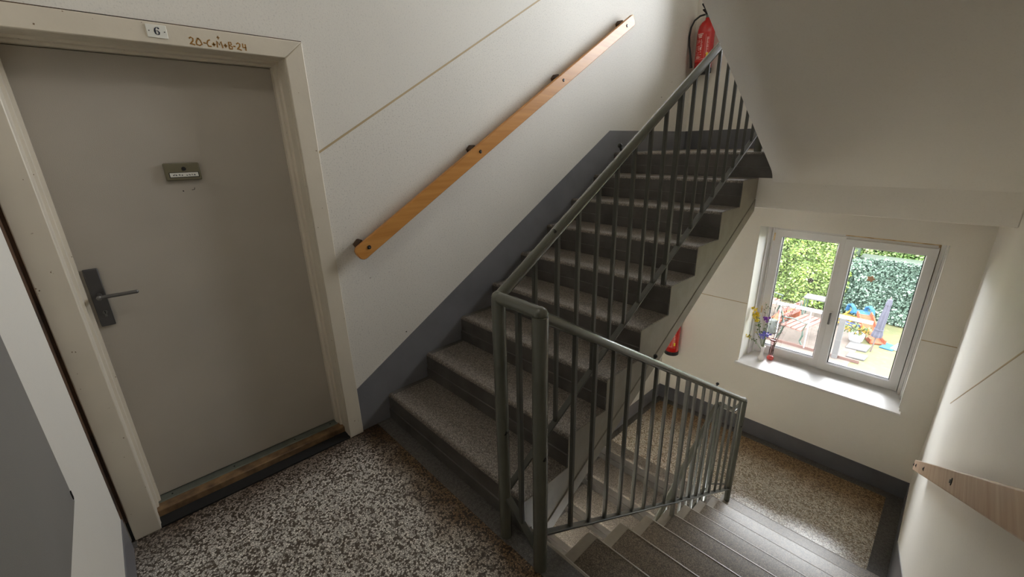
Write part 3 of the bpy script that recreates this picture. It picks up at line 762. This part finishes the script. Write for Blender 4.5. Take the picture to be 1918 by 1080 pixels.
# ------------------------------------------------------------------ fire extinguishers
def extinguisher(z, label):
    cx, cy, r = .152, L-.098, .078
    t = thing('fire_extinguisher', (cx, cy, z), label, 'fire extinguisher', 'red fire extinguishers in the stairwell')
    bm = bmn(); lathe(bm, [(r*.93, 0), (r*1.04, .004), (r*1.04, .045), (r*1.0, .05)], (cx, cy, z), 28); obj('base_ring', bm, m_black, t, smooth=True)
    bm = bmn(); lathe(bm, [(r*.9, .04), (r, .05), (r, .36), (r*.97, .385), (r*.86, .415), (r*.66, .44), (r*.42, .455), (.022, .463), (.020, .48)], (cx, cy, z), 32)
    b = obj('cylinder', bm, m_red, t, smooth=True, ang=60)
    bm = bmn(); lathe(bm, [(r+.0006, .10), (r+.0006, .35)], (cx, cy, z), 20, math.radians(-150), math.radians(-35)); obj('label', bm, m_labelr, b)
    bm = bmn(); random.seed(5)
    def patch(a0, a1, z0, z1, rr_=r+.0012): lathe(bm, [(rr_, z0), (rr_, z1)], (cx, cy, z), max(2, int((a1-a0)/6)), math.radians(a0), math.radians(a1))
    patch(-128, -84, .332, .340); patch(-124, -90, .318, .327); patch(-118, -92, .305, .313)
    for k in range(3):
        for j in range(13):
            if random.random() < .85: patch(-130+k*17, -130+k*17+random.uniform(6, 13), .285-j*.0105, .289-j*.0105)
    patch(-98, -88, .205, .222); patch(-146, -64, .122, .124); patch(-66, -65, .122, .33); patch(-146, -145, .122, .33)
    for j in range(16): patch(-58, -58+random.uniform(6, 16), .30-j*.009, .304-j*.009)
    for j in range(3): patch(-126, -126+random.uniform(20, 40), .146-j*.008, .150-j*.008)
    obj('lettering', bm, m_label, b)
    bm = bmn(); patch(-54, -40, .135, .175, r+.0014); obj('flame_symbol', bm, m_yellow, b)
    bm = bmn(); tube(bm, [(cx, cy, z+.475), (cx, cy, z+.505)], .017, 14); box(bm, cx-.014, cx+.014, cy-.02, cy+.02, z+.50, z+.53); tube(bm, [(cx-.014, cy, z+.512), (cx-.03, cy-.003, z+.512)], .009, 10)
    obj('valve', bm, m_alu, t, smooth=True, ang=40)
    bm = bmn(); prism(bm, [(cy-.02, z+.525), (cy-.13, z+.565), (cy-.132, z+.575), (cy-.02, z+.545)], 0, cx-.009, cx+.009); prism(bm, [(cy-.02, z+.505), (cy-.11, z+.525), (cy-.11, z+.533), (cy-.02, z+.52)], 0, cx-.008, cx+.008)
    obj('squeeze_lever', bm, m_black, t)
    bm = bmn()
    pts = [(cx-.03, cy-.003, z+.512), (cx-.07, cy-.012, z+.507), (cx-.115, cy-.025, z+.475), (cx-.138, cy-.035, z+.42), (cx-.142, cy-.045, z+.34), (cx-.132, cy-.05, z+.26), (cx-.112, cy-.05, z+.18), (cx-.100, cy-.045, z+.10), (cx-.098, cy-.04, z+.06)]
    tube(bm, pts, [.0085]*6+[.009, .012, .014], 10); obj('hose', bm, m_hose, t, smooth=True, ang=60)
    bm = bmn(); box(bm, cx-.02, cx+.02, cy+r*.9, L, z+.3, z+.42); obj('wall_bracket', bm, m_black, t)
    return t
extinguisher(2.235, 'red fire extinguisher hanging by the top of the stairs')
extinguisher(-.825, 'red fire extinguisher on the window wall below the stairs')

# ------------------------------------------------------------------ garden outside
GZ = -3.3
def ground_mat(name, a, b, sc, c=None):
    m, t, bs = nt(name); col = mix(t, ramp(t, noise(t, sc, 5), .35, .65), lin(a), lin(b))
    if c: col = mix(t, ramp(t, noise(t, sc*4, 3), .52, .68), col, lin(c))
    t.links.new(col, bs.inputs['Base Color']); bs.inputs['Roughness'].default_value = .9; return m
bm = bmn(); box(bm, -14, 14, L+.8, 40, GZ-.3, GZ)
gl = tag(obj('lawn', bm, ground_mat('dry_lawn', (66, 65, 33), (53, 57, 26), 2.2, (73, 67, 43))), 'dry yellow-green lawn outside the window', 'lawn', None, 'structure')
bm = bmn(); box(bm, -9, 1.2, L+.9, 14.9, GZ, GZ+.012)
for k in range(14): pass
pv = tag(obj('paving', bm, ground_mat('pale_paving', (67, 58, 51), (58, 50, 43), 3, (49, 42, 35))), 'pale sandy paving under the garden benches', 'paving', None, 'structure')
def leafmass(name, label, cat, x0, x1, y0, y1, z1, base, cols, n, ls, seed, ctr=.0, taper=0):
    random.seed(seed)
    t = thing(name, ((x0+x1)/2, (y0+y1)/2, GZ), label, cat)
    bm = bmn(); nx, nz = 14, 12
    # bulky inner body
    V = {}
    for i in range(nx+1):
        for j in range(nz+1):
            x = x0+(x1-x0)*i/nx; z = GZ+(z1-GZ)*j/nz
            y = y0+.35+random.uniform(-.12, .12)+taper*(j/nz)**2
            V[i, j] = bm.verts.new((x+random.uniform(-.05, .05), y, z))
    for i in range(nx):
        for j in range(nz): face(bm, [V[i, j], V[i+1, j], V[i+1, j+1], V[i, j+1]])
    box(bm, x0+.05, x1-.05, y0+.5+taper, y1, GZ, z1-.1)
    obj('branches', bm, base, t)
    me_v = {k: [] for k in range(len(cols))}
    bms = [bmn() for _ in cols]
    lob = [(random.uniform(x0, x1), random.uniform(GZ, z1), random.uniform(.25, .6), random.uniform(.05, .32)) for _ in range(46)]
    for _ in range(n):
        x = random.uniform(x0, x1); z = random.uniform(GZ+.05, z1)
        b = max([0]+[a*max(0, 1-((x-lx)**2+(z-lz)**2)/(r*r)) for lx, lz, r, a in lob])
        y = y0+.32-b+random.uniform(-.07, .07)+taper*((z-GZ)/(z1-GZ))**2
        k = min(len(cols)-1, int(max(0, random.gauss(b*3.2, .6))))  # paler tones on bulges, darker in hollows: light and shade put into leaf colour
        d = Vector((random.uniform(-1, 1), random.uniform(-1, .2), random.uniform(-.9, .9))).normalized()
        e = Vector((random.uniform(-1, 1), random.uniform(-.3, .3), random.uniform(-1, 1))).cross(d).normalized()
        l = ls*random.uniform(.6, 1.4); p = Vector((x, y, z))
        v = [bms[k].verts.new(q) for q in (p, p+d*l*.5+e*l*.28, p+d*l, p+d*l*.5-e*l*.28)]
        bms[k].faces.new(v)
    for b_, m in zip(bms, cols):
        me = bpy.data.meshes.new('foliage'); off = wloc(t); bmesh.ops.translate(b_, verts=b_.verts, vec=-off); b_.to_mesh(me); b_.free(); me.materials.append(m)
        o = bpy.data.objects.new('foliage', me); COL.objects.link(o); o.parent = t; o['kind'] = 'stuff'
    return t
def leafm(name, c):
    m, t, b = nt(name); b.inputs['Base Color'].default_value = lin(c); b.inputs['Roughness'].default_value = .6
    b.inputs['Subsurface Weight'].default_value = 0; return m
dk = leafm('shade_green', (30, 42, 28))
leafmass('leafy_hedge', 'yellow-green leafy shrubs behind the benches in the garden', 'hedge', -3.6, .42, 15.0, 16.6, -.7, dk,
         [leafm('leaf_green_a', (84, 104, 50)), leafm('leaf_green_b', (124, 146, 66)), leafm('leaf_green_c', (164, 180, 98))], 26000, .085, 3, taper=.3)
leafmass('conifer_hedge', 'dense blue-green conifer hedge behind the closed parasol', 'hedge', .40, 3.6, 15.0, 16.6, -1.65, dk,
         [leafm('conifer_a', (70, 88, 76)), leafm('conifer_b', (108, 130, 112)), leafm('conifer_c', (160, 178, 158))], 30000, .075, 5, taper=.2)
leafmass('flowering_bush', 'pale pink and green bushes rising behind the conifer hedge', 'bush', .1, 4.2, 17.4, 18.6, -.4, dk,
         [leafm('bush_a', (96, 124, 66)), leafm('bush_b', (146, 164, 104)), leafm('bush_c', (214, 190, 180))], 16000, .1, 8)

m_wht = M('white_painted_metal', (120, 120, 119), .95, .05)
m_wht2 = M('pale_garden_white', (61, 60, 59), .95, .08)
m_ledge = M('brown_ledge', (62, 39, 31), .7)
bl_ = thing('balustrade', (.3, 11.72, GZ), 'white garden balustrade of rail and posts in front of the benches', 'railing')
bm = bmn(); box(bm, -3.2, 1.42, 11.68, 11.76, -2.285, -2.225); obj('top_rail', bm, m_wht, bl_)
for x in (.90, -.98, -2.86):
    bm = bmn(); box(bm, x-.055, x+.055, 11.67, 11.77, GZ, -2.285); obj('post', bm, m_wht2, bl_)
for x in (-.35, .28): 
    bm = bmn(); box(bm, x-.012, x+.012, 11.71, 11.73, GZ+.05, -2.285); obj('baluster', bm, m_wht, bl_)
bm = bmn(); box(bm, -3.2, 1.36, 11.74, 11.79, GZ+.005, GZ+.075); obj('ledge', bm, m_ledge, bl_)
# garden benches
m_slat = M('pinkish_bench_slats', (96, 57, 50), .95, .1)
m_slat2 = M('ochre_bench_slats', (85, 68, 45), .6, .1)
m_green = M('green_cast_iron', (29, 49, 40), .5)
def bench(cx, cy, rot, label, ms):
    t = thing('garden_bench', (cx, cy, GZ), label, 'bench', 'garden benches')
    c, s = math.cos(rot), math.sin(rot)
    def R(x, y, z): return Vector((cx+x*c-y*s, cy+x*s+y*c, GZ+z))
    for k in range(4):
        bm = bmn(); y = -.2+.125*k; bar(bm, R(-.6, y, .44+.005*k), R(.6, y, .44+.005*k), .095, .025); obj('slat', bm, ms, t)
    for k in range(2):
        bm = bmn(); bar(bm, R(-.6, .30+.03*k, .60+.16*k), R(.6, .30+.03*k, .60+.16*k), .03, .1); obj('backrest_slat', bm, ms, t)
    for x in (-.48, .48):
        bm = bmn(); tube(bm, [R(x, -.30, 0), R(x, -.22, .14), R(x, -.26, .3), R(x, -.24, .42), R(x, .0, .40), R(x, .2, .42), R(x, .26, .6), R(x, .34, .84)], .022, 8); tube(bm, [R(x, .34, 0), R(x, .24, .2), R(x, .2, .42)], .022, 8)
        tube(bm, [R(x, -.24, .42), R(x, -.3, .62), R(x, .0, .66), R(x, .28, .62)], .018, 8)
        obj('side_frame', bm, m_green, t)
    return t
bench(.02, 12.4, math.radians(78), 'pinkish slatted garden bench on green iron legs behind the balustrade', m_slat)
bench(-1.15, 13.3, math.radians(84), 'pinkish slatted bench beyond the flower vases in the window', m_slat)
gt = thing('garden_table', (.0, 14.2, GZ), 'small garden table with green legs near the hedge', 'table')
bm = bmn(); box(bm, -.35, .25, 13.95, 14.4, GZ+.60, GZ+.63); obj('table_top', bm, m_wht2, gt)
for x in (-.3, .2):
    for y in (14.0, 14.35):
        bm = bmn(); box(bm, x-.015, x+.015, y-.015, y+.015, GZ, GZ+.6); obj('leg', bm, m_green, gt)
# orange toy slope
m_or = M('orange_plastic', (100, 45, 19), .95); m_ye = M('yellow_plastic', (98, 79, 15), .95); m_bl = M('blue_plastic', (14, 62, 93), .95); m_bl2 = M('royal_blue_plastic', (30, 45, 97), .95)
tr = thing('toy_ramp', (-.5, 13.2, GZ), 'orange plastic toy ramp between the two benches', 'toy')
bm = bmn(); bar(bm, (-.72, 12.7, GZ+.12), (-.42, 13.6, GZ+.45), .28, .05); obj('ramp', bm, m_or, tr)
bm = bmn(); box(bm, -.86, -.58, 12.6, 12.72, GZ, GZ+.25); obj('foot', bm, m_ye, tr)
bm = bmn(); box(bm, -.56, -.28, 13.55, 13.65, GZ, GZ+.43); obj('support', bm, m_or, tr)
# grey lidded bin by the bench
bn = thing('storage_sack', (-.62, 12.3, GZ), 'grey-green sack standing beside the bench', 'sack')
bm = bmn(); lathe(bm, [(.14, 0), (.17, .08), (.16, .25), (.11, .36), (.05, .38), (.0, .375)], (-.62, 12.3, GZ), 14); obj('sack_body', bm, M('grey_green_cloth', (42, 46, 42), .8, .3, 8), bn, smooth=True)
# play slide
sl_ = thing('play_slide', (1.0, 14.0, GZ), 'plastic play slide with orange chute, blue top and yellow ladder', 'slide')
bm = bmn()
path = [(1.02, 14.25, .72), (1.08, 14.1, .66), (1.18, 13.9, .42), (1.30, 13.65, .16), (1.42, 13.4, .06), (1.50, 13.25, .05)]
for a, b in zip(path, path[1:]):
    bar(bm, (a[0], a[1], GZ+a[2]*.52), (b[0], b[1], GZ+b[2]*.52), .30, .03)
    for o in (-.15, .15): bar(bm, (a[0]+o*.9, a[1]+o*.45, GZ+a[2]*.52+.05), (b[0]+o*.9, b[1]+o*.45, GZ+b[2]*.52+.05), .03, .11)
obj('chute', bm, m_or, sl_)
bm = bmn()
for o in (-.16, .16):
    for q in range(1): tube(bm, [(1.0+o*1.2, 14.3+o*.3, GZ+0.374), (.98+o*1.2, 14.35+o*.3, GZ+0.494), (.9+o*1.2, 14.5+o*.3, GZ+0.530), (.82+o*1.2, 14.62+o*.3, GZ+0.468), (.8+o*1.2, 14.64+o*.3, GZ+0.312)], .045, 8)
box(bm, .72, 1.12, 14.25, 14.6, GZ+0.354, GZ+0.385); obj('platform_top', bm, m_bl, sl_)
bm = bmn()
for o in (-.14, .14): tube(bm, [(.86+o, 14.45, GZ+0.364), (.66+o, 14.1, GZ+0.182), (.58+o, 13.95, GZ)], .03, 8)
for k in range(3): bar(bm, (.62+.07*k-.14, 14.03+.12*k, GZ+.09+.09*k), (.62+.07*k+.14, 14.03+.12*k, GZ+.09+.09*k), .07, .03)
obj('ladder', bm, m_ye, sl_)
bm = bmn(); bar(bm, (.70, 13.95, GZ+0.156), (1.28, 13.85, GZ+0.125), .05, .08); obj('side_bar', bm, m_bl2, sl_)
# potted flowers
pf = thing('potted_flowers', (1.08, 13.1, GZ), 'white pot of yellow flowers before the play slide', 'potted plant')
bm = bmn(); lathe(bm, [(.10, 0), (.14, .05), (.17, .2), (.165, .24), (.14, .22)], (1.08, 13.1, GZ), 16); obj('pot', bm, m_wht, pf, smooth=True)
bm = bmn(); random.seed(2)
leaflets(bm, [(1.08+random.uniform(-.25, .2), 13.1+random.uniform(-.1, .1), GZ+random.uniform(.22, .42)) for _ in range(30)], 160, .09); tag(obj('leaves', bm, leafm('pot_leaf', (49, 65, 23)), pf), kind='stuff')
bm = bmn()
for _ in range(14): blossom(bm, (1.05+random.uniform(-.24, .2), 13.02, GZ+random.uniform(.25, .45)), .05, 3)
obj('yellow_blossoms', bm, m_ye, pf)
# closed parasol
ps = thing('parasol', (1.45, 12.7, GZ), 'closed lavender-grey parasol leaning on the lawn', 'parasol')
m_lav = M('lavender_canopy', (56, 56, 66), .95, .15, 5)
ax0, ax1 = Vector((1.445, 12.7, GZ)), Vector((1.545, 12.7, -1.90))
def on(t_): return ax0.lerp(ax1, t_)
bm = bmn(); tube(bm, [on(0), on(.35)], .016, 8); tube(bm, [on(.96), on(1.02)], .012, 8); obj('pole', bm, M('parasol_pole', (71, 61, 57), .5), ps)
bm = bmn(); rings = []
for t_, r in ((.27, .03), (.29, .11), (.33, .115), (.42, .085), (.52, .085), (.7, .075), (.86, .055), (.88, .065), (.97, .045), (.99, .012)):
    c = on(t_); rings.append([bm.verts.new(c+Vector((math.cos(a*math.pi/8), math.sin(a*math.pi/8), 0))*r*(1 if a % 2 else .72)) for a in range(16)])
for a, b in zip(rings, rings[1:]):
    for k in range(16): face(bm, [a[k], a[(k+1) % 16], b[(k+1) % 16], b[k]])
obj('canopy', bm, m_lav, ps)
bm = bmn(); tube(bm, [on(.42), on(.44)], .092, 12); obj('tie_strap', bm, m_lav, ps)
# cloth on the lawn, pale slabs
def rag(name, pts, m, label, cat, z=.03):
    bm = bmn(); prism(bm, pts, 2, GZ+.001, GZ+z); o = obj(name, bm, m, bevel=.01); return tag(o, label, cat)
rag('paddling_mat', [(1.55, 13.1), (1.8, 13.05), (1.9, 13.4), (1.62, 13.5)], m_bl, 'light blue mat lying on the lawn by the parasol', 'mat')
rag('white_cloth', [(1.75, 13.15), (2.1, 13.1), (2.2, 13.55), (1.85, 13.6)], m_wht, 'white cloth lying beside the blue mat', 'cloth', .05)
for i, (x0, x1, y0, y1, lb) in enumerate(((.98, 1.38, 12.5, 13.0, 'pale concrete slab in front of the potted flowers'), (1.08, 1.42, 11.95, 12.3, 'pale concrete slab nearest the balustrade end'))):
    rag('concrete_slab', [(x0, y0), (x1, y0+.04), (x1+.03, y1), (x0+.02, y1)], m_wht2, lb, 'slab', .04)

# ------------------------------------------------------------------ fill lamp added to brighten the near side, out of view
lm = thing('fill_lamp', (1.15, .42, ST-.2), 'round fill lamp added unseen over the landing', 'lamp')
bm = bmn(); lathe(bm, [(.19, 0), (.19, -.02), (.17, -.03)], (1.15, .42, ST-.2), 32); obj('base', bm, m_white, lm, smooth=True)
me_, te_, be_ = nt('fill_lamp_glow'); be_.inputs['Emission Color'].default_value = (1, .95, .88, 1); be_.inputs['Emission Strength'].default_value = FILL_GLOW
bm = bmn(); lathe(bm, [(.17, -.03), (.165, -.055), (.13, -.08), (.07, -.095), (0.0, -.1)], (1.15, .42, ST-.2), 32); obj('diffuser', bm, me_, lm, smooth=True)
